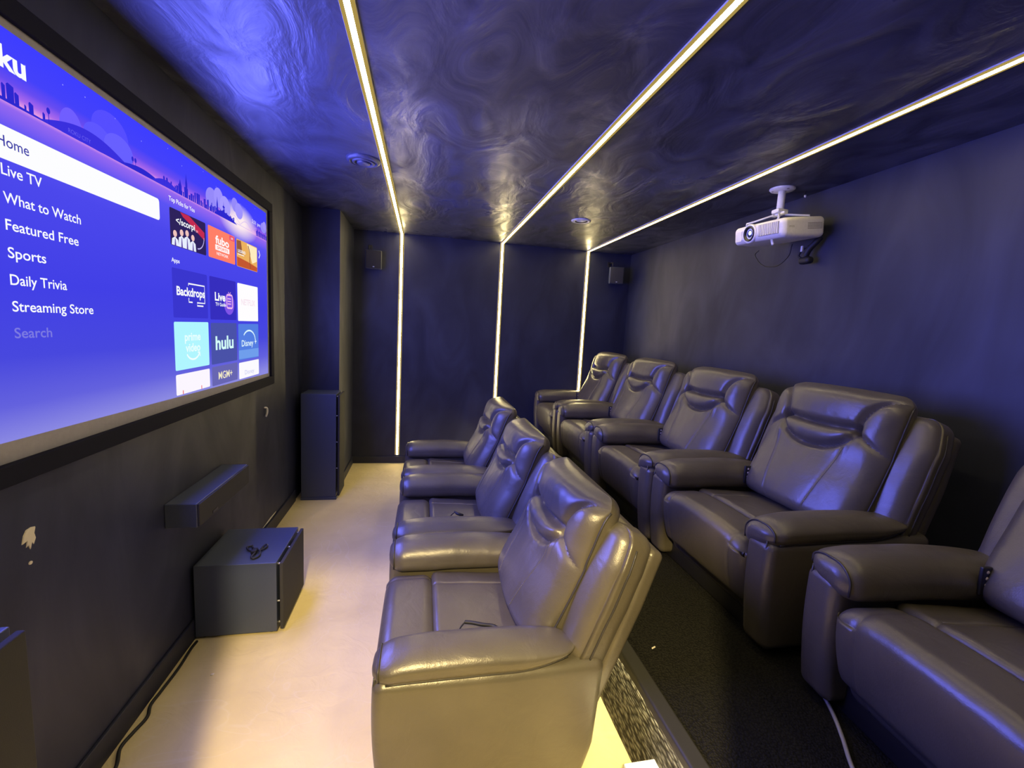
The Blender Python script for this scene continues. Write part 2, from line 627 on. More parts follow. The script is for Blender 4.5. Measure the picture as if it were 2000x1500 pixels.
def split_regions(mb, uv, nreg, rfn):
    outs = [MB() for _ in range(nreg)]
    maps = [{} for _ in range(nreg)]
    for f in mb.f:
        y = sum(uv[i][0] for i in f) / len(f)
        t = sum(uv[i][1] for i in f) / len(f)
        r = rfn(y, t)
        o, mp = outs[r], maps[r]
        q = []
        for i in f:
            if i not in mp:
                mp[i] = len(o.v)
                o.v.append(mb.v[i])
            q.append(mp[i])
        o.f.append(tuple(q))
        o.m.append(0)
    return outs


def arm_fn(s):
    def fn(x, y, z):
        k = (z - 0.365) / 0.151
        zt = z - 0.030 * max(0, (x - 0.30) / 0.35) ** 2 * max(0, k)
        out = (y - 0.262) / 0.1685
        zt += (1 - k) * out * (0.066 + 0.055 * max(0, (x - 0.42) / 0.22) ** 2)
        zt += 0.008 * math.sin(PI * out) * k                       # crowned top
        zt -= 0.018 * math.exp(-(x / 0.10) ** 2) * k               # nose dips at the front
        y2 = y - 0.02 * max(0, (x - 0.45) / 0.2) ** 2 * out
        y2 -= 0.008 * math.sin(PI * k) if out < 0.5 else 0
        x2 = x + 0.002 * noise.noise((x * 9, y * 9, z * 9 + s))
        zt += 0.003 * noise.noise((x * 8, y * 12, 4.0 + s))
        return (x2, s * y2, zt)
    return fn


def side_fn(s):
    def fn(x, y, z):
        k = z / 0.47
        x2 = x
        if x < 0.2:
            x2 += 0.028 * (1 - k) ** 1.5 - 0.010 * math.sin(PI * min(1, k))
        if x > 0.6:
            x2 += 0.03 * k - 0.035 * max(0, 1 - z / 0.14)
        y2 = y + (0.010 * math.sin(PI * min(1, k)) * math.sin(PI * min(1, max(0, x / 0.72))) if y > 0.36 else 0)
        return (x2, s * y2, z)
    return fn


def make_recliner(deg, length, px, panel):
    recline(deg, length, px)
    X = length - 0.595
    root = empty('recliner', (0, 0, 0), '', 'recliner')
    lm = M['leather']
    MB().rbox(0.10, 0.66, -0.36, 0.36, 0.0, 0.10, 0.01, (2, 2, 1), 2).build('base', M['black_plastic'], root, True)
    for s in (-1, 1):
        a = MB().rbox(0.012, 0.715, 0.296, 0.418, 0.025, 0.445, 0.034, (16, 4, 12), 5, side_fn(s))
        if s < 0:
            a.f = [tuple(reversed(f)) for f in a.f]
        sp = a.build('side_panel', lm, root, True)
        f = side_fn(s)
        MB().tube([f(0.018, 0.393, 0.05 + 0.40 * i / 14) for i in range(15)], 0.0035, 6).build('piping', M['piping'], sp, True)
        g = arm_fn(s)
        p = MB().rbox(0.008, 0.650, 0.262, 0.4285, 0.365, 0.516, 0.066, (22, 6, 6), 6, g)
        if s < 0:
            p.f = [tuple(reversed(f)) for f in p.f]
        pad = p.build('armrest', lm, root, True)
        # piping: along the outer lower edge and over the front end
        MB().tube([g(0.05 + 0.56 * i / 24, 0.4150, 0.392) for i in range(25)], 0.0036, 6).build('piping', M['piping'], pad, True)
        arch, r2 = [], 0.0492
        sec = [(-0.0665, -0.030), (-0.0665, 0.0)]
        sec += [(-0.0173 - r2 * math.cos(a), 0.0115 + r2 * math.sin(a)) for a in [PI / 2 * i / 8 for i in range(9)]]
        sec += [(0.0173 + r2 * math.sin(a), 0.0115 + r2 * math.cos(a)) for a in [PI / 2 * i / 8 for i in range(9)]]
        sec += [(0.0665, 0.0), (0.0665, -0.025)]
        arch = [g(0.029, 0.34525 + yy * 1.02, 0.4405 + zz * 1.02) for yy, zz in sec]
        MB().tube(arch, 0.0036, 6).build('piping', M['piping'], pad, True)

    # front of the seat: footrest panel, rounded over the top
    def foot(x, y, z):
        k = (z - 0.05) / 0.37
        x2 = x
        if x < 0.1:
            x2 += 0.075 * (1 - k) ** 1.3 - 0.022 * math.sin(PI * min(1, max(0, k))) 
            x2 += 0.004 * math.exp(-((abs(y) - 0.215) / 0.007) ** 2)
            x2 += 0.026 / (1 + math.exp((z - 0.135) / 0.006))
        z2 = z
        if z > 0.35:
            z2 -= 0.004 * math.exp(-((abs(y) - 0.215) / 0.007) ** 2)
            z2 += 0.010 * math.cos(min(1, abs(y) / 0.3) * PI / 2)
            z2 -= 0.03 * (abs(y) / 0.3) ** 4
            z2 += 0.004 * noise.noise((x * 9, y * 8, 1.0))
        return (x2, y, z2)
    MB().rbox(0.006, 0.205, -0.300, 0.300, 0.05, 0.400, 0.052, (6, 60, 16), 6, foot).build('footrest', lm, root, True)

    def seat(x, y, z):
        z2 = z
        if z > 0.34:
            z2 += 0.018 * math.cos(min(1, abs(y) / 0.26) * PI / 2) - 0.006 * math.exp(-((abs(y) - 0.165) / 0.006) ** 2)
            z2 -= 0.03 * (x - 0.2) / 0.42
            z2 += 0.004 * noise.noise((x * 8, y * 8, 7.0))
        return (x, y, z2)
    st = MB().rbox(0.196, 0.63, -0.285, 0.285, 0.25, 0.393, 0.028, (12, 90, 3), 4, seat).build('seat', lm, root, True)
    for y in (-0.165, 0.165):
        MB().tube([Vector(seat(0.23 + 0.30 * i / 12, y + 0.006, 0.393)) + Vector((0, 0, -0.0005)) for i in range(13)], 0.0012, 5).build('stitching', M['thread'], st, True)

    # backrest: lower cushion, lumbar roll, head roll and two bolsters share one outline, split at the seams
    uv = []

    def bfn(n, y, t):
        uv.append((y, t))
        return back_fn(n, y, t)
    b = MB().rbox(0, BTH, -BW, BW, 0, BL, 0.052, (4, 72, 84), 6, bfn)
    parts = split_regions(b, uv, 5, lambda y, t: region(y / BW, t / BL))
    br = parts[4].build('backrest', lm, root, True)
    parts[0].build('headrest', lm, br, True)
    parts[1].build('lumbar_roll', lm, br, True)
    parts[2].build('bolster', lm, br, True)
    parts[3].build('bolster', lm, br, True)
    for s in (-1, 1):
        MB().tube([back_fn(0.085, s * (BW + 0.0015), 0.02 + (BL - 0.06) * i / 30) for i in range(31)], 0.004, 6).build('piping', M['piping'], br, True)
    for s in (-1, 1):
        th = MB()
        for (p, d, w) in SEAMS:
            if d < 0.01:
                for off in (0.011,):
                    for i in range(0, 24):
                        y, t = p[i]
                        if y * s > 0 and 0.05 < t < 0.345:
                            y2, t2 = p[i + 1]
                            A = Vector(back_fn(BTH, y + s * off, t)) + BN * 0.0008
                            B = Vector(back_fn(BTH, y2 + s * off, t2)) + BN * 0.0008
                            for a, c in ((0.1, 0.42), (0.6, 0.92)):
                                th.tube([A.lerp(B, a), A.lerp(B, c)], 0.0011, 4)
        th.build('stitching', M['thread'], br, True)
    for s in (-1, 1):
        def wing(n, y, t, s=s):
            v = (t - 0.055) / (0.48 + X)
            o = (y - 0.245) / 0.155
            n2 = n + (0.020 * math.sin(PI * min(1, max(0, v))) - 0.030 * o * o if n > 0 else 0)
            n2 += 0.003 * noise.noise((y * 10, t * 9, s))
            y2 = y - 0.03 * max(0, v - 0.75) / 0.25 * o
            return back(n2, s * y2, t)
        w = MB().rbox(-0.105, 0.045, 0.245, 0.396, 0.055, 0.535 + X, 0.045, (3, 8, 24), 5, wing)
        if s < 0:
            w.f = [tuple(reversed(f)) for f in w.f]
        wo = w.build('back_wing', lm, root, True)
        MB().tube([wing(-0.035, 0.3975, 0.09 + (0.40 + X) * i / 16) for i in range(17)], 0.0036, 6).build('piping', M['piping'], wo, True)

    def shell(n, y, t):
        return back(n, y * (1 - 0.04 * max(0, t - 0.3) / 0.2), t)
    MB().rbox(-0.155, -0.095, -0.380, 0.380, -0.075, 0.505 + X, 0.022, (2, 8, 12), 4, shell).build('back_shell', lm, root, True)
    # control panel on the inside of the far arm, by the backrest
    if not panel:
        return root
    cp = MB().rbox(0.440, 0.474, 0.246, 0.258, 0.425, 0.515, 0.004, (1, 1, 1), 2).build('control_panel', M['black_plastic'], root, True)
    for i in range(4):
        bt = Matrix.Translation((0.457, 0.2465, 0.440 + 0.020 * i)) @ Matrix.Rotation(PI / 2, 4, 'X')
        MB().lathe([(0.0, 0.0022), (0.0045, 0.002), (0.0055, 0.0)], 10, bt).build('button', M['button'], cp, True)
    return root


FX, BX = 0.872, 2.21
seats = [
    (FX, 1.625, 0, 'low front-row leather recliner with a coiled black cord lying on its seat', 'front row recliners on the tan floor'),
    (FX, 2.497, 0, 'middle recliner of the low front row, short black plug lying on its seat', 'front row recliners on the tan floor'),
    (FX, 3.369, 0, 'front-row leather recliner beside the far wall, empty seat', 'front row recliners on the tan floor'),
    (BX, 0.730, RISER, 'dark shadowed recliner on the raised platform, cut off at the photo edge', 'rear row recliners on the platform'),
    (BX, 1.672, RISER, 'raised rear-row recliner right behind the coiled-cord front seat, second from the photo edge', 'rear row recliners on the platform'),
    (BX, 2.533, RISER, 'middle recliner of the five on the raised platform, below the projector', 'rear row recliners on the platform'),
    (BX, 3.394, RISER, 'raised-platform recliner second from the far wall light strip', 'rear row recliners on the platform'),
    (BX, 4.256, RISER, 'raised-platform recliner in the corner against the far wall, beside the right light strip', 'rear row recliners on the platform'),
]
proto = {0: make_recliner(21.5, 0.590, 0.622, False), RISER: make_recliner(19, 0.618, 0.578, True)}
used = set()
for i, (x, y, z, lab, grp) in enumerate(seats):
    o = copy_tree(proto[z]) if z in used else proto[z]
    used.add(z)
    o.location = (x, y, z)
    o.rotation_euler.z = math.radians(-5) if i == 3 else 0
    o['label'], o['group'] = lab, grp
# ------------------------------------------------------------------ projection screen and what is shown on it
EM = {}


def E(r, g, b):
    k = (r, g, b)
    if k not in EM:
        EM[k] = emit('screen_%d_%d_%d' % k, lin(r, g, b), 1.0)
    return EM[k]


def text_geo(s, size, bold=0.0, align='LEFT', width=None):
    """flat lettering: 2-D vertices and faces; size is the height of a capital"""
    cu = bpy.data.curves.new('text', 'FONT')
    cu.body, cu.size, cu.align_x, cu.offset, cu.resolution_u = s, 1.0, 'LEFT', bold, 4
    o = bpy.data.objects.new('text', cu)
    COL.objects.link(o)
    bpy.context.view_layer.update()
    me = bpy.data.meshes.new_from_object(o.evaluated_get(bpy.context.evaluated_depsgraph_get()))
    vs = [(v.co.x, v.co.y) for v in me.vertices]
    fs = [tuple(p.vertices) for p in me.polygons]
    bpy.data.objects.remove(o)
    bpy.data.curves.remove(cu)
    bpy.data.meshes.remove(me)
    k = size / 0.73
    x0, x1 = min(v[0] for v in vs), max(v[0] for v in vs)
    kx = width / (x1 - x0) if width else k
    off = {'LEFT': x0, 'CENTER': (x0 + x1) / 2, 'RIGHT': x1}[align]
    return [((x - off) * kx, y * k) for x, y in vs], fs


def rrect(y0, y1, z0, z1, r=0.008, n=5):
    pts = []
    for (cy, cz, a0) in ((y1 - r, z1 - r, 0), (y0 + r, z1 - r, PI / 2), (y0 + r, z0 + r, PI), (y1 - r, z0 + r, 1.5 * PI)):
        for i in range(n + 1):
            a = a0 + PI / 2 * i / n
            pts.append((cy + r * math.cos(a), cz + r * math.sin(a)))
    return pts


class Flat:
    """flat artwork on the screen plane: layers stacked a fraction of a millimetre apart"""

    def __init__(s, x):
        s.mb, s.mats, s.x = MB(), [], x

    def mi(s, col):
        m = E(*col) if isinstance(col, tuple) else col
        if m not in s.mats:
            s.mats.append(m)
        return s.mats.index(m)

    def poly(s, pts, col, lay=0):
        s.mb.add([(s.x + lay * 0.0004, y, z) for y, z in pts], [tuple(range(len(pts)))], s.mi(col))
        return s

    def ell(s, y, z, ry, rz, col, lay=0, a0=0, a1=2 * PI, n=28, low=0.0):
        return s.poly([(y + ry * math.cos(a0 + (a1 - a0) * i / n), max(low, z + rz * math.sin(a0 + (a1 - a0) * i / n))) for i in range(n)], col, lay)

    def stroke(s, pts, w, col, lay=0, closed=False):
        n = len(pts)
        L1, R1 = [], []
        for i, (y, z) in enumerate(pts):
            a = pts[(i - 1) % n] if closed or i > 0 else pts[0]
            b = pts[(i + 1) % n] if closed or i < n - 1 else pts[-1]
            dy, dz = b[0] - a[0], b[1] - a[1]
            l = math.hypot(dy, dz) or 1
            L1.append((y - dz / l * w / 2, z + dy / l * w / 2))
            R1.append((y + dz / l * w / 2, z - dy / l * w / 2))
        for i in range(n if closed else n - 1):
            j = (i + 1) % n
            s.poly([L1[i], R1[i], R1[j], L1[j]], col, lay)
        return s

    def text(s, t, y, z, size, col, lay=1, bold=0.0, align='LEFT', width=None):
        vs, fs = text_geo(t, size, bold, align, width)
        s.mb.add([(s.x + lay * 0.0004, y + a, z + b) for a, b in vs], fs, s.mi(col))
        return s

    def build(s, name, parent):
        return s.mb.build(name, s.mats, parent)


def picture_mat():
    m = bpy.data.materials.new('screen_backdrop_image')
    m.use_nodes = True
    nt = m.node_tree
    nt.nodes.remove(nt.nodes['Principled BSDF'])
    tc = nt.nodes.new('ShaderNodeTexCoord')
    sp = nt.nodes.new('ShaderNodeSeparateXYZ')
    nt.links.new(tc.outputs['Object'], sp.inputs[0])
    mr = nt.nodes.new('ShaderNodeMapRange')
    mr.inputs['From Min'].default_value, mr.inputs['From Max'].default_value = 1.10, 2.15
    nt.links.new(sp.outputs['Z'], mr.inputs['Value'])
    rp = nt.nodes.new('ShaderNodeValToRGB')
    st = [(1.15, (140, 138, 226)), (1.24, (100, 98, 222)), (1.36, (72, 72, 222)), (1.55, (66, 64, 230)), (1.80, (76, 72, 236)), (1.90, (92, 84, 244)),  # palest bottom stops: image gradient with room-light haze on the screen painted in
          (1.955, (150, 104, 240)), (1.968, (236, 160, 226)), (1.985, (170, 104, 236)), (2.012, (104, 76, 240)), (2.045, (68, 66, 250)), (2.127, (62, 62, 255))]
    el = rp.color_ramp.elements
    while len(el) < len(st):
        el.new(0.5)
    for e, (z, c) in zip(el, st):
        e.position = (z - 1.10) / 1.05
        e.color = lin(*c)
    nt.links.new(mr.outputs[0], rp.inputs[0])
    # the sunset glow over the bridge
    mp = nt.nodes.new('ShaderNodeMapping')
    mp.inputs['Location'].default_value = (0, -2.70 * 1.0, -1.985 * 2.6)
    mp.inputs['Scale'].default_value = (0, 1.0, 2.6)
    nt.links.new(tc.outputs['Object'], mp.inputs[0])
    ln = nt.nodes.new('ShaderNodeVectorMath')
    ln.operation = 'LENGTH'
    nt.links.new(mp.outputs[0], ln.inputs[0])
    g = nt.nodes.new('ShaderNodeValToRGB')
    g.color_ramp.elements[0].position, g.color_ramp.elements[0].color = 0.07, (1, 1, 1, 1)
    g.color_ramp.elements[1].position, g.color_ramp.elements[1].color = 0.26, (0, 0, 0, 1)
    nt.links.new(ln.outputs['Value'], g.inputs[0])
    mx = nt.nodes.new('ShaderNodeMixRGB')
    mx.inputs[2].default_value = lin(255, 236, 240)
    nt.links.new(g.outputs[0], mx.inputs[0])
    nt.links.new(rp.outputs[0], mx.inputs[1])
    e = nt.nodes.new('ShaderNodeEmission')
    nt.links.new(mx.outputs[0], e.inputs[0])
    nt.links.new(e.outputs[0], nt.nodes['Material Output'].inputs[0])
    return m


scr = empty('projection_screen', (0, 0, 0), 'wide projection screen on the left wall showing a blue streaming menu', 'projection screen')
FB = 0.055
fr = MB()
for (a, b, c, d) in ((SY0 - FB, SY1 + FB, SZ1, SZ1 + FB), (SY0 - FB, SY1 + FB, SZ0 - FB, SZ0), (SY0 - FB, SY0, SZ0, SZ1), (SY1, SY1 + FB, SZ0, SZ1)):
    fr.rbox(0.0, 0.032, a, b, c, d, 0.004, (1, 2, 2), 2)
fr.build('frame', M['velvet'], scr)
MB().box(0.0, 0.018, SY0, SY1, SZ0, SZ1).build('screen_fabric', M['fabric'], scr)
PX = 0.0186
pic = Flat(PX).poly([(1.178, 1.156), (3.112, 1.126), (3.112, 2.130), (1.178, 2.130)], picture_mat()).build('picture', scr)
X1 = PX + 0.0006
WHITE, INK = (250, 252, 255), (62, 62, 170)
# sky: moon and clouds, then the city on the horizon
Flat(X1).ell(1.535, 1.985, 0.042, 0.052, (112, 94, 255), 0, low=1.962).build('moon', pic)
for (c, items) in (((86, 78, 255), ((1.70, 2.035, .085, .062), (1.64, 2.00, .06, .04), (1.735, 2.00, .07, .045))),
                   ((150, 138, 250), ((2.38, 2.02, .06, .05), (2.45, 2.045, .05, .045), (2.52, 2.02, .06, .05))),
                   ((150, 138, 250), ((2.64, 2.06, .04, .035), (2.69, 2.04, .05, .04))), ((150, 138, 250), ((3.06, 2.03, .05, .03), (3.075, 2.045, .03, .025)))):
    cl = Flat(X1)
    for k, q in enumerate(items):
        cl.ell(*q, tuple(min(255, v + 9 * k) for v in c), k, low=1.962)
    cl.build('cloud', pic)
for k in range(14):
    Flat(X1).ell(1.25 + 0.13 * k + random.uniform(-.05, .05), random.uniform(2.07, 2.12), 0.0016, 0.0016, (170, 170, 255), 0).build('star', pic)
sk = Flat(X1 + 0.0014)
HZ = 1.962
D1, D2 = (44, 40, 208), (58, 48, 222)
sk.poly([(1.18, HZ), (1.45, HZ), (1.45, HZ + .004), (1.18, HZ + 0.012)], D1)
for (y, w, h) in ((1.20, .02, .05), (1.235, .02, .035), (1.262, .022, .045), (1.30, .02, .025), (1.327, .010, .036), (1.345, .020, .042), (1.362, .012, .030), (1.385, .006, .014), (1.402, .014, .026), (1.44, .008, .02)):
    sk.poly([(y - w / 2, HZ), (y + w / 2, HZ), (y + w / 2, HZ + h), (y - w / 4, HZ + h + .004), (y - w / 2, HZ + h)], D1)


def hill(y0, y1, h, col=D1, lay=0, skew=1.0):
    n = 24
    sk.poly([(y0 + (y1 - y0) * i / n, HZ + h * math.sin(PI * (i / n) ** skew)) for i in range(n + 1)], col, lay)


hill(1.42, 1.78, 0.042, D2)
hill(1.72, 1.98, 0.020)
hill(1.90, 2.10, 0.026, D2, 1)
for y in (1.455, 1.80, 1.815, 1.985, 2.005):
    sk.ell(y, HZ + 0.034 if y < 1.9 else HZ + .03, 0.006, 0.008, D1, 1).poly([(y - .0012, HZ), (y + .0012, HZ), (y + .0012, HZ + .03), (y - .0012, HZ + .03)], D1, 1)
rs = random.Random(3)
y = 2.03
while y < 2.62:
    w = rs.uniform(0.007, 0.016)
    h = rs.uniform(0.018, 0.046)
    sk.poly([(y, HZ), (y + w, HZ), (y + w, HZ + h), (y, HZ + h * rs.uniform(.85, 1))], D1)
    y += w * rs.uniform(1.0, 1.45)
for (y, h, w) in ((2.10, .062, .022), (2.148, .098, .016), (2.43, .085, .014), (2.50, .080, .008)):
    sk.poly([(y - w / 2, HZ), (y + w / 2, HZ), (y + w / 2, HZ + h * .6), (y + w / 5, HZ + h * .8), (y, HZ + h), (y - w / 5, HZ + h * .8), (y - w / 2, HZ + h * .6)], D1, 1)
sk.ell(2.50, HZ + 0.052, 0.012, 0.006, D1, 1)
hill(2.40, 2.66, 0.030, D1, 1, 0.7)
y = 2.93
while y < 3.10:
    w = rs.uniform(0.010, 0.018)
    sk.poly([(y, HZ), (y + w, HZ), (y + w, HZ + .03), (y, HZ + rs.uniform(.02, .045))], D1)
    y += w * 1.25
br = [(2.62 + 0.016 * i, HZ + 0.012 + 0.03 * abs(math.cos(PI * i / 10))) for i in range(21)]
sk.stroke(br, 0.002, (190, 160, 250)).stroke([(2.60, HZ + .008), (2.95, HZ + .008)], 0.002, (190, 160, 250))
sk.text('ROKU CITY', 1.52, HZ + 0.008, 0.012, (104, 92, 240), 2)
sk.build('skyline', pic)

X2 = PX + 0.0030
Flat(X2).text('Roku', 1.392, 2.038, 0.050, WHITE, 1, 0.035, 'RIGHT', 0.165).build('logo', pic)
f = Flat(X2).poly(rrect(1.215, 1.945, 1.827, 1.904, 0.012), (253, 253, 255))
f.text('Home', 1.297, 1.857, 0.026, INK, 1, 0.006)
f.build('selected_bar', pic)
for t, z, c in (('Live TV', 1.791, WHITE), ('What to Watch', 1.727, WHITE), ('Featured Free', 1.664, WHITE), ('Sports', 1.599, WHITE),
                ('Daily Trivia', 1.535, WHITE), ('Streaming Store', 1.471, WHITE), ('Search', 1.406, (124, 122, 226))):
    wd = {'Live TV': .115, 'What to Watch': .242, 'Featured Free': .228, 'Sports': .110, 'Daily Trivia': .174, 'Streaming Store': .270, 'Search': .112}[t]
    Flat(X2).text(t, 1.302, z, 0.0265, c, 1, 0.010, 'LEFT', wd).build('menu_text', pic)
Flat(X2).text('Top Picks for You', 2.010, 1.919, 0.018, WHITE, 1, 0.014, 'LEFT', 0.198).build('heading_text', pic)
Flat(X2).text('Apps', 2.012, 1.687, 0.017, WHITE, 1, 0.014, 'LEFT', 0.060).build('heading_text', pic)
Flat(X2).text('2:31 pm', 2.995, 2.021, 0.020, (235, 232, 255), 1, 0.01, 'RIGHT', 0.128).build('clock_text', pic)
Flat(X2).stroke([(2.966, 1.880), (2.985, 1.858), (2.966, 1.836)], 0.009, WHITE).build('arrow', pic)

C0, C1, C2 = (2.012, 2.303), (2.326, 2.620), (2.642, 2.938)


def tile(cx, z0, z1, bg, name='app_tile'):
    f = Flat(X2).poly(rrect(cx[0], cx[1], z0, z1, 0.007), bg)
    f.y0, f.y1, f.cy, f.cz = cx[0], cx[1], (cx[0] + cx[1]) / 2, (z0 + z1) / 2
    return f


# picks row: a dark show poster with four standing figures, an orange sports card, a golden show poster
f = tile(C0, 1.752, 1.895, (46, 34, 92), 'pick_tile')
f.poly([(2.09, 1.893), (2.16, 1.893), (2.29, 1.850), (2.29, 1.815), (2.17, 1.860), (2.11, 1.878)], (196, 44, 82), 1)
f.text('</scorpi', 2.055, 1.842, 0.026, WHITE, 2, 0.02, 'LEFT', 0.15).text('on', 2.212, 1.838, 0.014, (255, 170, 190), 2, 0.02)
for (y, h) in ((2.045, 1.800), (2.095, 1.812), (2.138, 1.818), (2.185, 1.808)):
    f.ell(y, h, 0.014, 0.013, (240, 196, 190), 2)
    f.poly([(y - .026, 1.754), (y + .026, 1.754), (y + .022, h - .022), (y, h - .012), (y - .022, h - .022)], (232, 238, 255), 1)
    f.poly([(y - .006, 1.754), (y + .006, 1.754), (y + .002, h - .02), (y - .002, h - .02)], (96, 70, 160), 2)
f.stroke([(2.225 + 0.06 * math.sin(a), 1.825 - 0.055 * math.cos(a)) for a in [i * 0.2 for i in range(9)]], 0.005, (190, 180, 240), 1)
f.build('pick_tile', pic)
f = tile(C1, 1.752, 1.895, (255, 128, 104), 'pick_tile')
f.text('fubo', f.cy, 1.826, 0.038, (255, 250, 250), 1, 0.03, 'CENTER', 0.150)
f.poly(rrect(f.cy - .078, f.cy + .078, 1.795, 1.820, .004), (255, 246, 246), 1).text('SPORTS', f.cy, 1.801, 0.013, (255, 128, 104), 2, 0.02, 'CENTER', .12)
f.text('NETWORK', f.cy, 1.773, 0.014, (255, 240, 240), 1, 0.02, 'CENTER', 0.13)
f.poly(rrect(2.555, 2.615, 1.868, 1.892, .004), (236, 80, 110), 1).text('LIVE', 2.585, 1.874, .011, WHITE, 2, .01, 'CENTER')
f.build('pick_tile', pic)
f = tile(C2, 1.750, 1.892, (236, 178, 96), 'pick_tile')
f.poly([(2.645, 1.752), (2.935, 1.752), (2.935, 1.776), (2.80, 1.790), (2.645, 1.800)], (196, 88, 48), 1)
f.poly([(2.645, 1.885), (2.700, 1.889), (2.720, 1.82), (2.645, 1.82)], (150, 92, 60), 1)
f.poly([(2.78, 1.889), (2.932, 1.888), (2.932, 1.81), (2.86, 1.79), (2.82, 1.84)], (255, 236, 190), 1)
f.stroke([(2.80, 1.880), (2.825, 1.84), (2.82, 1.80), (2.83, 1.757)], 0.010, (150, 86, 50), 2)
f.text('LEGEND', 2.655, 1.825, 0.016, WHITE, 2, 0.02, 'LEFT', 0.105).stroke([(2.655, 1.815), (2.74, 1.815)], .004, WHITE, 2)
f.build('pick_tile', pic)
# apps
f = tile(C0, 1.468, 1.665, (58, 54, 206))
f.text('Backdrops', f.cy, 1.560, 0.036, WHITE, 2, 0.03, 'CENTER', 0.235)
f.stroke([(2.135, 1.604), (2.135, 1.612), (2.275, 1.612), (2.275, 1.535), (2.205, 1.535), (2.205, 1.522), (2.26, 1.522)], 0.006, WHITE, 1)
f.stroke([(2.135, 1.552), (2.135, 1.535), (2.165, 1.535)], 0.006, WHITE, 1)
f.build('app_tile', pic)
f = tile(C1, 1.464, 1.665, (54, 46, 190))
f.ell(2.535, 1.545, .060, .055, (128, 84, 232), 1)
f.text('Live', 2.375, 1.556, 0.040, WHITE, 2, 0.03, 'LEFT', 0.115).text('TV Guide', 2.380, 1.530, 0.017, WHITE, 2, 0.02, 'LEFT', 0.115)
f.stroke(rrect(2.505, 2.572, 1.524, 1.590, .012), .008, (246, 190, 236), 3, True)
for z in (1.545, 1.558, 1.571):
    f.stroke([(2.515, z), (2.555, z)], .005, (246, 190, 236), 3)
f.stroke([(2.525, 1.605), (2.538, 1.592), (2.552, 1.605)], .004, (246, 190, 236), 3)
f.build('app_tile', pic)
f = tile(C2, 1.460, 1.662, (255, 253, 255))
f.text('NETFLIX', f.cy, 1.548, 0.034, (246, 222, 236), 1, 0.01, 'CENTER', 0.20)
f.build('app_tile', pic)
f = tile(C0, 1.252, 1.451, (176, 246, 255))
f.text('prime', f.cy, 1.372, 0.036, (232, 255, 255), 1, 0.025, 'CENTER', 0.135).text('video', f.cy, 1.325, 0.036, (232, 255, 255), 1, 0.025, 'CENTER', 0.125)
f.stroke([(f.cy + 0.060 * math.sin(a), 1.335 - 0.045 * math.cos(a)) for a in [-1.1 + 0.22 * i for i in range(11)]], 0.008, (240, 255, 255), 1)
f.stroke([(f.cy + .038, 1.318), (f.cy + .057, 1.318), (f.cy + .058, 1.300)], .006, (240, 255, 255), 1)
f.build('app_tile', pic)
f = tile(C1, 1.250, 1.448, (74, 82, 168))
f.text('hulu', f.cy, 1.320, 0.066, (214, 255, 250), 1, 0.03, 'CENTER', 0.205)
f.build('app_tile', pic)
f = tile(C2, 1.246, 1.444, (84, 126, 226))
f.poly([(2.644, 1.252), (2.936, 1.250), (2.936, 1.30), (2.644, 1.30)], (112, 158, 236), 1)
f.stroke([(f.cy + 0.095 * math.cos(a), 1.345 + 0.062 * math.sin(a)) for a in [2.5 - 0.24 * i for i in range(11)]], 0.009, (220, 248, 255), 2)
f.text('Disney', f.cy - 0.022, 1.320, 0.036, (226, 250, 255), 2, 0.012, 'CENTER', 0.17).text('+', f.cy + 0.098, 1.322, 0.040, (226, 250, 255), 2, 0.02, 'CENTER')
f.build('app_tile', pic)
f = tile(C0, 1.150, 1.235, (252, 246, 255))
f.poly([(2.060, 1.150), (2.066, 1.150), (2.066, 1.166), (2.060, 1.166)], (232, 60, 70), 1).poly([(2.218, 1.150), (2.224, 1.150), (2.224, 1.166), (2.218, 1.166)], (232, 60, 70), 1)
f.build('app_tile', pic)
f = tile(C1, 1.146, 1.238, (104, 102, 178))
f.text('MGM+', f.cy, 1.172, 0.038, (240, 232, 196), 1, 0.012, 'CENTER', 0.16)
f.build('app_tile', pic)
f = tile(C2, 1.142, 1.232, (252, 250, 255))
f.text('Disney', f.cy, 1.160, 0.026, (196, 200, 240), 1, 0.0, 'CENTER', 0.14)
f.build('app_tile', pic)


# ------------------------------------------------------------------ loudspeakers
def cabinet_speaker(name, loc, dx, dy, dz, label, cat, group=None, plinth=True):
    e = empty(name, loc, label, cat, group)
    z0 = 0.022 if plinth else 0.012
    MB().rbox(0, dx, 0, dy, z0, dz, 0.003, (1, 1, 1), 2).build('cabinet', M['cabinet'], e)
    if plinth:
        MB().rbox(-0.004, dx + 0.006, -0.006, dy + 0.006, 0, z0, 0.003, (1, 1, 1), 2).build('plinth', M['cabinet'], e)
    else:
        for fx in (0.03, dx - 0.03):
            for fy in (0.03, dy - 0.03):
                MB().lathe([(0, 0), (0.014, 0), (0.016, z0), (0, z0)], 12, Matrix.Translation((fx, fy, 0))).build('foot', M['rubber'], e, True)
    gx = dx + 0.012
    gr = MB().rbox(gx, gx + 0.016, 0.004, dy - 0.004, z0 + 0.008, dz - 0.006, 0.004, (1, 2, 2), 3).build('grille', M['cloth'], e, True)
    n = 3 if dy > 0.3 else 2
    for k in range(n):
        for zz in (z0 + 0.03, dz - 0.02):
            yy = 0.03 + (dy - 0.06) * k / (n - 1)
            MB().tube([(dx - 0.001, yy, zz), (gx + 0.001, yy, zz)], 0.005, 8).build('peg', M['metal'], gr, True)
    for zz in ((dz * 0.45,) if dz < 0.5 else (dz * 0.3, dz * 0.55, dz * 0.8)):
        MB().tube([(dx - 0.001, 0.012, zz), (gx + 0.001, 0.012, zz)], 0.004, 8).build('peg', M['metal'], gr, True)
    return e


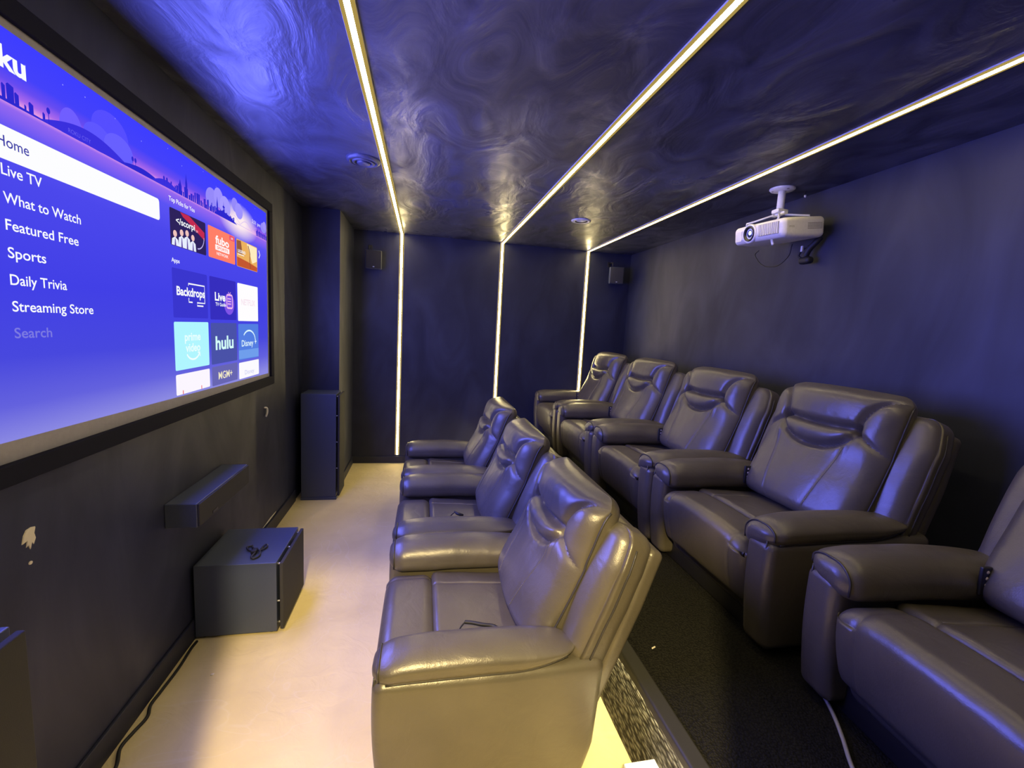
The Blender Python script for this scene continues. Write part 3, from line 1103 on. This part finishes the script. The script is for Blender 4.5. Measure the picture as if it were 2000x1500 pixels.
cabinet_speaker('subwoofer', (0.016, 2.100, 0), 0.345, 0.375, 0.358, 'black box subwoofer on the tan floor below the screen, loose cable on top', 'subwoofer', plinth=False)
cabinet_speaker('floor_speaker', (0.050, 3.760, 0), 0.270, 0.240, 0.892, 'tall black floor speaker in the corner past the screen, in front of the wall column', 'speaker', 'tall floor speakers flanking the screen')
cabinet_speaker('floor_speaker', (0.020, 0.686, 0), 0.240, 0.240, 0.892, 'black floor speaker against the left wall at the photo edge, mostly cut off', 'speaker', 'tall floor speakers flanking the screen')
e = empty('center_speaker', (0, 1.93, 0.618), 'long low black speaker mounted on the wall under the screen', 'speaker')
MB().rbox(0.0, 0.118, 0, 0.53, 0, 0.102, 0.004, (1, 4, 1), 2).build('cabinet', M['cabinet'], e)
MB().rbox(0.118, 0.126, 0.003, 0.527, 0.003, 0.099, 0.003, (1, 4, 1), 2).build('grille', M['cloth'], e)
MB().rbox(0.126, 0.128, 0.115, 0.165, 0.012, 0.024, 0.0009, (1, 1, 1), 2).build('badge', M['black_plastic'], e)


def satellite(loc, rz, rx, label):
    e = empty('wall_speaker', loc, label, 'speaker', 'small satellite speakers on the far wall')
    R = Matrix.Rotation(rz, 4, 'Z') @ Matrix.Rotation(rx, 4, 'X')

    def rot(x, y, z):
        return tuple(R @ Vector((x, y, z)))
    MB().rbox(-0.076, 0.076, -0.055, 0.055, -0.088, 0.088, 0.008, (1, 1, 1), 3, rot).build('cabinet', M['cabinet'], e, True)
    MB().rbox(-0.071, 0.071, -0.064, -0.056, -0.083, 0.083, 0.004, (1, 1, 1), 2, rot).build('grille', M['cloth'], e, True)
    MB().rbox(-0.006, 0.010, -0.066, -0.0635, -0.074, -0.066, 0.001, (1, 1, 1), 1, rot).build('badge', M['metal'], e)
    b = MB().tube([rot(-0.045, 0.02, 0.086), rot(-0.045, 0.02, 0.135), (rot(-0.045, 0.02, 0.135)[0], L - loc[1] - 0.004, rot(-0.045, 0.02, 0.135)[2])], 0.006, 8)
    q = rot(-0.045, 0.02, 0.135)
    b.rbox(q[0] - 0.02, q[0] + 0.02, L - loc[1] - 0.005, L - loc[1], q[2] - 0.035, q[2] + 0.02, 0.002, (1, 1, 1), 1)
    b.build('bracket', M['black_plastic'], e, True)
    return e


satellite((0.500, 4.660, 2.105), math.radians(4), 0.06, 'small black wall speaker between the wall column and the first light strip')
satellite((3.060, 4.640, 2.145), math.radians(-18), 0.10, 'small black wall speaker high in the corner beside the right light strip')

# ------------------------------------------------------------------ ceiling vent and downlight
e = empty('ceiling_vent', (0.642, 2.752, H), 'round ringed vent on the ceiling beside the first light strip', 'ceiling vent')
MB().lathe([(0.094, 0), (0.092, -0.008), (0.080, -0.016), (0.070, -0.017), (0.070, -0.010), (0.066, -0.006), (0.0, -0.006)], 48).build('outer_ring', M['ceiling'], e, True)
MB().lathe([(0.063, -0.006), (0.061, -0.018), (0.052, -0.021), (0.046, -0.019), (0.046, -0.008)], 48).build('ring', M['ceiling'], e, True)
MB().lathe([(0.036, -0.006), (0.036, -0.022), (0.030, -0.025), (0.0, -0.026)], 48).build('center_disc', M['ceiling'], e, True)
e = empty('recessed_downlight', (2.230, 3.540, H), 'round unlit recessed downlight with pale rim in the ceiling before the right light strip', 'downlight')
MB().lathe([(0.080, 0), (0.079, -0.005), (0.060, -0.009), (0.052, -0.007)], 40).build('rim', M['white'], e, True)
MB().lathe([(0.052, -0.007), (0.045, -0.0015), (0.041, -0.001)], 40).build('baffle', M['black_plastic'], e, True)
MB().lathe([(0.042, -0.001), (0.034, -0.005), (0.0, -0.007)], 40).build('lens', M['white'], e, True)

# ------------------------------------------------------------------ projector on its ceiling mount
e = empty('projector', (3.072, 2.392, 2.160), 'white projector hanging from the ceiling above the rear row seats', 'projector')
R = Matrix.Rotation(math.radians(-7), 4, 'Y') @ Matrix.Rotation(math.radians(2.5), 4, 'X')


def pr(x, y, z):
    return tuple(R @ Vector((x, y, z)))


def body(x, y, z):
    if x < -0.05:                                     # the front bows out a little and narrows towards its lower edge
        x -= 0.016 * (1 - (y / 0.2) ** 2)
        z += 0.010 * ((-x - 0.05) / 0.09) * (1 if z < 0 else -0.4)
    return pr(x, y, z)


bo = MB().rbox(-0.135, 0.140, -0.203, 0.203, -0.058, 0.058, 0.026, (6, 12, 4), 6, body).build('body', M['white'], e, True)
XF = -0.150
LR = Matrix(R) @ Matrix.Translation((XF, 0.040, 0.002)) @ Matrix.Rotation(-PI / 2, 4, 'Y')
MB().lathe([(0.056, -0.006), (0.056, 0.004), (0.052, 0.009), (0.047, 0.009), (0.044, 0.004)], 40, LR).build('lens_ring', M['white'], e, True)
ln_ = MB().lathe([(0.045, 0.004), (0.042, 0.013), (0.037, 0.013), (0.033, 0.002), (0.029, -0.004), (0.027, -0.004)], 40, LR).build('lens_barrel', M['black_plastic'], e, True)
MB().lathe([(0.028, -0.004), (0.020, 0.002), (0.010, 0.005), (0.0, 0.006)], 32, LR).build('lens_glass', M['glass'], ln_, True)
MB().lathe([(0.012, 0.0055), (0.006, 0.0075), (0.0, 0.008)], 20, LR @ Matrix.Translation((0.004, -0.006, 0))).build('lamp_glow', M['lens_glow'], ln_, True)
# recessed front vent with upright slats
def bow(y):
    return -0.135 - 0.016 * (1 - (y / 0.2) ** 2)


vp = MB().rbox(-0.003, 0.004, -0.172, -0.030, -0.026, 0.040, 0.0025, (1, 8, 2), 2, lambda x, y, z: pr(bow(y) + x, y, z)).build('front_vent', M['grey_plastic'], e, True)
for i in range(11):
    y = -0.168 + 0.0122 * i
    MB().rbox(bow(y) - 0.0075, bow(y) - 0.002, y, y + 0.0062, -0.024, 0.038, 0.001, (1, 1, 1), 1, pr).build('slat', M['white'], vp)
MB().rbox(-0.003, 0.003, 0.112, 0.172, -0.034, 0.026, 0.0025, (1, 6, 2), 2, lambda x, y, z: pr(bow(y) + x, y, z)).build('front_panel', M['white'], e, True)
sv = MB()
for i in range(5):
    for j in range(14):
        sv.rbox(0.020 + 0.0068 * j, 0.0248 + 0.0068 * j, -0.2040, -0.2025, -0.012 + 0.0075 * i, -0.0075 + 0.0075 * i, 0.0005, (1, 1, 1), 1, pr)
tag(sv.build('side_vent', M['grey_plastic'], e), kind='stuff')
# small raised lettering on the side
vs, fs = text_geo('EPSON', 0.010, 0.01, 'LEFT', 0.032)
MB().add([pr(-0.100 + a, -0.2036, 0.000 + b) for a, b in vs], fs).build('side_lettering', M['grey_plastic'], e)
MB().tube([pr(-0.118, -0.10, -0.052), pr(-0.122, -0.115, -0.082)], 0.008, 10).build('foot', M['white'], e, True)
mt = empty('ceiling_mount', (3.050, 2.362, H), 'white ceiling mount with round plate holding the projector', 'projector mount')
MB().lathe([(0.0, -0.014), (0.030, -0.014), (0.062, -0.010), (0.068, -0.004), (0.068, 0)], 40).build('plate', M['white_metal'], mt, True)
for k in range(3):
    a = k * 2 * PI / 3 + 0.4
    MB().lathe([(0.0, -0.0135), (0.006, -0.013), (0.007, -0.010)], 12, Matrix.Translation((0.05 * math.cos(a), 0.05 * math.sin(a), 0))).build('bolt', M['grey_plastic'], mt, True)
MB().tube([(0, 0, -0.012), (0, 0, -0.125)], 0.020, 20).build('post', M['white_metal'], mt, True)
MB().rbox(-0.035, 0.035, -0.028, 0.028, -0.140, -0.118, 0.006, (1, 1, 1), 3).rbox(-0.014, 0.014, -0.050, 0.050, -0.152, -0.136, 0.004, (1, 1, 1), 2).build('pivot', M['white_metal'], mt, True)
off = Vector((3.072, 2.392, 2.160)) - Vector((3.050, 2.362, H))
for (px, py) in ((-0.100, 0.135), (-0.100, -0.120), (0.105, 0.135), (0.105, -0.120)):
    b = Vector(pr(px, py, 0.060)) + off
    t = b + Vector((0, 0, 0.014))
    MB().tube([(0.02 * (1 if px > 0 else -1), 0.02 * (1 if py > 0 else -1), -0.147), t.lerp(Vector((0, 0, -0.147)), 0.25), t, b], 0.0055, 8).build('arm', M['white_metal'], mt, True)

cb = empty('projector_cable', (3.200, 2.55, 2.06), 'thin black cable looping below the projector', 'cable')
pts = [(3.17, 2.715, 2.140), (3.20, 2.722, 2.115), (3.2, 2.707, 2.079), (3.2, 2.651, 2.021), (3.2, 2.578, 1.991), (3.2, 2.492, 1.990), (3.2, 2.419, 2.036), (3.195, 2.400, 2.089), (3.185, 2.40, 2.115)]
pts[0] = (3.20, 2.68, 2.110)
pts[1] = (3.205, 2.707, 2.100)
pts[-1] = (3.20, 2.40, 2.104)
MB().tube([Vector(p) - Vector((3.2, 2.55, 2.06)) for p in bez(pts, 8)], 0.0032, 8).build('wire', M['rubber'], cb, True)
pk = empty('power_plug', (3.22, 2.31, 2.05), 'bundle of black plugs and cables hanging behind the projector', 'plug')


def loc_(p):
    return Vector(p) - Vector((3.22, 2.31, 2.05))


MB().tube([loc_(p) for p in bez([(3.245, 2.250, 2.120), (3.232, 2.262, 2.095), (3.22, 2.290, 2.06), (3.222, 2.315, 2.02)], 8)], 0.017, 12).build('cable_bundle', M['rubber'], pk, True)
MB().rbox(3.195 - 3.22, 3.245 - 3.22, 2.265 - 2.31, 2.345 - 2.31, 1.974 - 2.05, 2.016 - 2.05, 0.019, (2, 2, 2), 4).build('plug_body', M['rubber'], pk, True)
MB().tube([loc_(p) for p in bez([(3.22, 2.34, 2.012), (3.215, 2.358, 2.03), (3.215, 2.335, 2.06), (3.222, 2.30, 2.080)], 8)], 0.006, 8).build('cord_loop', M['rubber'], pk, True)
MB().rbox(3.200 - 3.22, 3.212 - 3.22, 2.322 - 2.31, 2.336 - 2.31, 2.048 - 2.05, 2.082 - 2.05, 0.003, (1, 1, 1), 2).build('tag', M['white'], pk)
hk = empty('ceiling_hook', (3.203, 2.352, H), 'tiny white hook hanging from the ceiling behind the projector mount', 'hook')
MB().tube([(0, 0, 0), (0, 0, -0.022)], 0.0018, 6).build('stem', M['black_plastic'], hk)
MB().lathe([(0.0, -0.020), (0.006, -0.021), (0.007, -0.028), (0.004, -0.034), (0.0, -0.035)], 12).build('tip', M['white'], hk, True)

# ------------------------------------------------------------------ small things
cc = empty('loose_cable', (0.235, 2.205, 0.358), 'small tangled black cable lying on top of the subwoofer', 'cable')


def cp_(pts, r=0.0045):
    return MB().tube([(x - 0.235, y - 2.205, z) for x, y, z in bez(pts, 8)], r, 8)


cp_([(0.205, 2.265, .006), (0.188, 2.245, .010), (0.200, 2.222, .008), (0.225, 2.205, .006), (0.243, 2.180, .012), (0.238, 2.150, .008), (0.252, 2.138, .006),
     (0.268, 2.160, .006), (0.262, 2.190, .015), (0.240, 2.210, .016), (0.216, 2.235, .010), (0.205, 2.262, .009)]).build('wire', M['rubber'], cc, True)
cp_([(0.245, 2.200, .014), (0.262, 2.215, .008), (0.275, 2.245, .008), (0.268, 2.262, .012), (0.258, 2.250, .008), (0.256, 2.225, .006)]).build('cable_loop', M['rubber'], cc, True)
MB().rbox(-0.012, 0.012, -0.022, 0.014, 0.002, 0.020, 0.004, (1, 1, 1), 2).build('plug', M['rubber'], cc, True)

pc = empty('power_cable', (0.03, 1.8, 0), 'black cord running along the tan floor at the foot of the left wall', 'cord')
pts = [(0.030, 2.082, .006), (0.028, 2.03, .006), (0.034, 1.917, .006), (0.030, 1.80, .006), (0.028, 1.735, .006), (0.046, 1.680, .006), (0.036, 1.62, .006), (0.030, 1.56, .006), (0.058, 1.490, .006),
       (0.072, 1.40, .006), (0.10, 1.25, .006), (0.15, 1.05, .006), (0.13, 0.96, .006)]
MB().tube([(x - 0.03, y - 1.8, z) for x, y, z in bez(pts, 8)], 0.006, 8).build('wire', M['rubber'], pc, True)

ST = 0.410
hc = empty('handset_cable', (1.235, 1.46, ST), 'coiled black handset cable lying on the seat of the front recliner by the doorway', 'cable')


def hp(p):
    return Vector(p) - Vector((1.235, 1.46, ST))


core = bez([(1.182, 1.492, ST + .010), (1.210, 1.484, ST + .010), (1.240, 1.471, ST + .010), (1.284, 1.456, ST + .010), (1.305, 1.425, ST + .009)], 22)
hel = []
for i, p in enumerate(core[:68]):
    t = (core[i + 1] - p).normalized()
    a = Vector((0, 0, 1))
    b = t.cross(a)
    for k in range(6):
        w = 2 * PI * (k / 6)
        hel.append(hp(p.lerp(core[i + 1], k / 6)) + (a * math.cos(w) + b * math.sin(w)) * 0.0055)
MB().tube(hel, 0.0020, 5).build('coil', M['rubber'], hc, True)
MB().tube([hp(p) for p in core[66:]], 0.0062, 8).build('cuff', M['rubber'], hc, True)
MB().tube([hp(p) for p in bez([(1.182, 1.492, ST + .010), (1.166, 1.474, ST + .006), (1.157, 1.450, ST + .004), (1.160, 1.428, ST + .004), (1.172, 1.414, ST + .004)], 8)], 0.0028, 8).build('lead', M['rubber'], hc, True)
MB().rbox(1.200 - 1.235, 1.232 - 1.235, 1.400 - 1.46, 1.418 - 1.46, 0.0, 0.010, 0.004, (1, 1, 1), 2).build('plug', M['rubber'], hc, True)
sp = empty('small_plug', (1.235, 2.432, ST), 'short black plug end lying on the middle front-row seat', 'plug')
MB().tube([(-0.028, 0.018, 0.022), (-0.012, 0.004, 0.014), (0.020, -0.012, 0.009)], [0.004, 0.009, 0.008], 10).build('plug_body', M['rubber'], sp, True)
MB().tube(bez([(-0.024, 0.015, 0.02), (-0.046, 0.004, 0.006), (-0.05, -0.02, 0.004)], 6), 0.003, 8).build('wire', M['rubber'], sp, True)

gc = empty('loose_power_cable', (2.32, 1.02, RISER), 'grey cord lying on the dark platform in front of the cut-off rear recliner', 'cord')
MB().tube([Vector(p) - Vector((2.32, 1.02, RISER)) for p in bez([(2.365, 1.14, RISER + .006), (2.349, 1.12, RISER + .006), (2.300, 1.021, RISER + .006), (2.248, 0.939, RISER + .006), (2.188, 0.855, RISER + .006), (2.11, 0.72, RISER + .006)], 8)],
          0.006, 8).build('wire', M['grey_plastic'], gc, True)

bx = empty('white_box', (1.715, 1.0, 0), 'white flat-topped box on the floor behind the near recliner, against the carpeted step', 'box')
MB().rbox(-0.052, 0.052, -0.13, 0.128, 0.0, 0.148, 0.004, (1, 1, 1), 2).build('carton', M['white'], bx)
MB().rbox(-0.054, 0.054, -0.132, 0.130, 0.118, 0.152, 0.004, (1, 1, 1), 2).build('box_lid', M['white'], bx)
cr = MB().rbox(-0.006, 0.006, -0.005, 0.005, 0, 0.006, 0.003, (1, 1, 1), 3, lambda x, y, z: (x + y * .3, y * (1 + x * 20), z * (1 - 30 * abs(x))))
o = tag(cr.build('plaster_crumb', M['plaster'], None, True), 'tiny pale plaster crumb on the tan floor near the left wall', 'crumb')
o.location = (0.182, 1.87, 0)
cr = MB().rbox(-0.009, 0.009, -0.003, 0.003, 0, 0.004, 0.002, (1, 1, 1), 3, lambda x, y, z: (x, y + x * .4, z))
o = tag(cr.build('paper_scrap', M['plaster'], None, True), 'tiny pale scrap on the dark platform carpet behind the near front seat', 'scrap')
o.location = (1.875, 1.365, RISER)
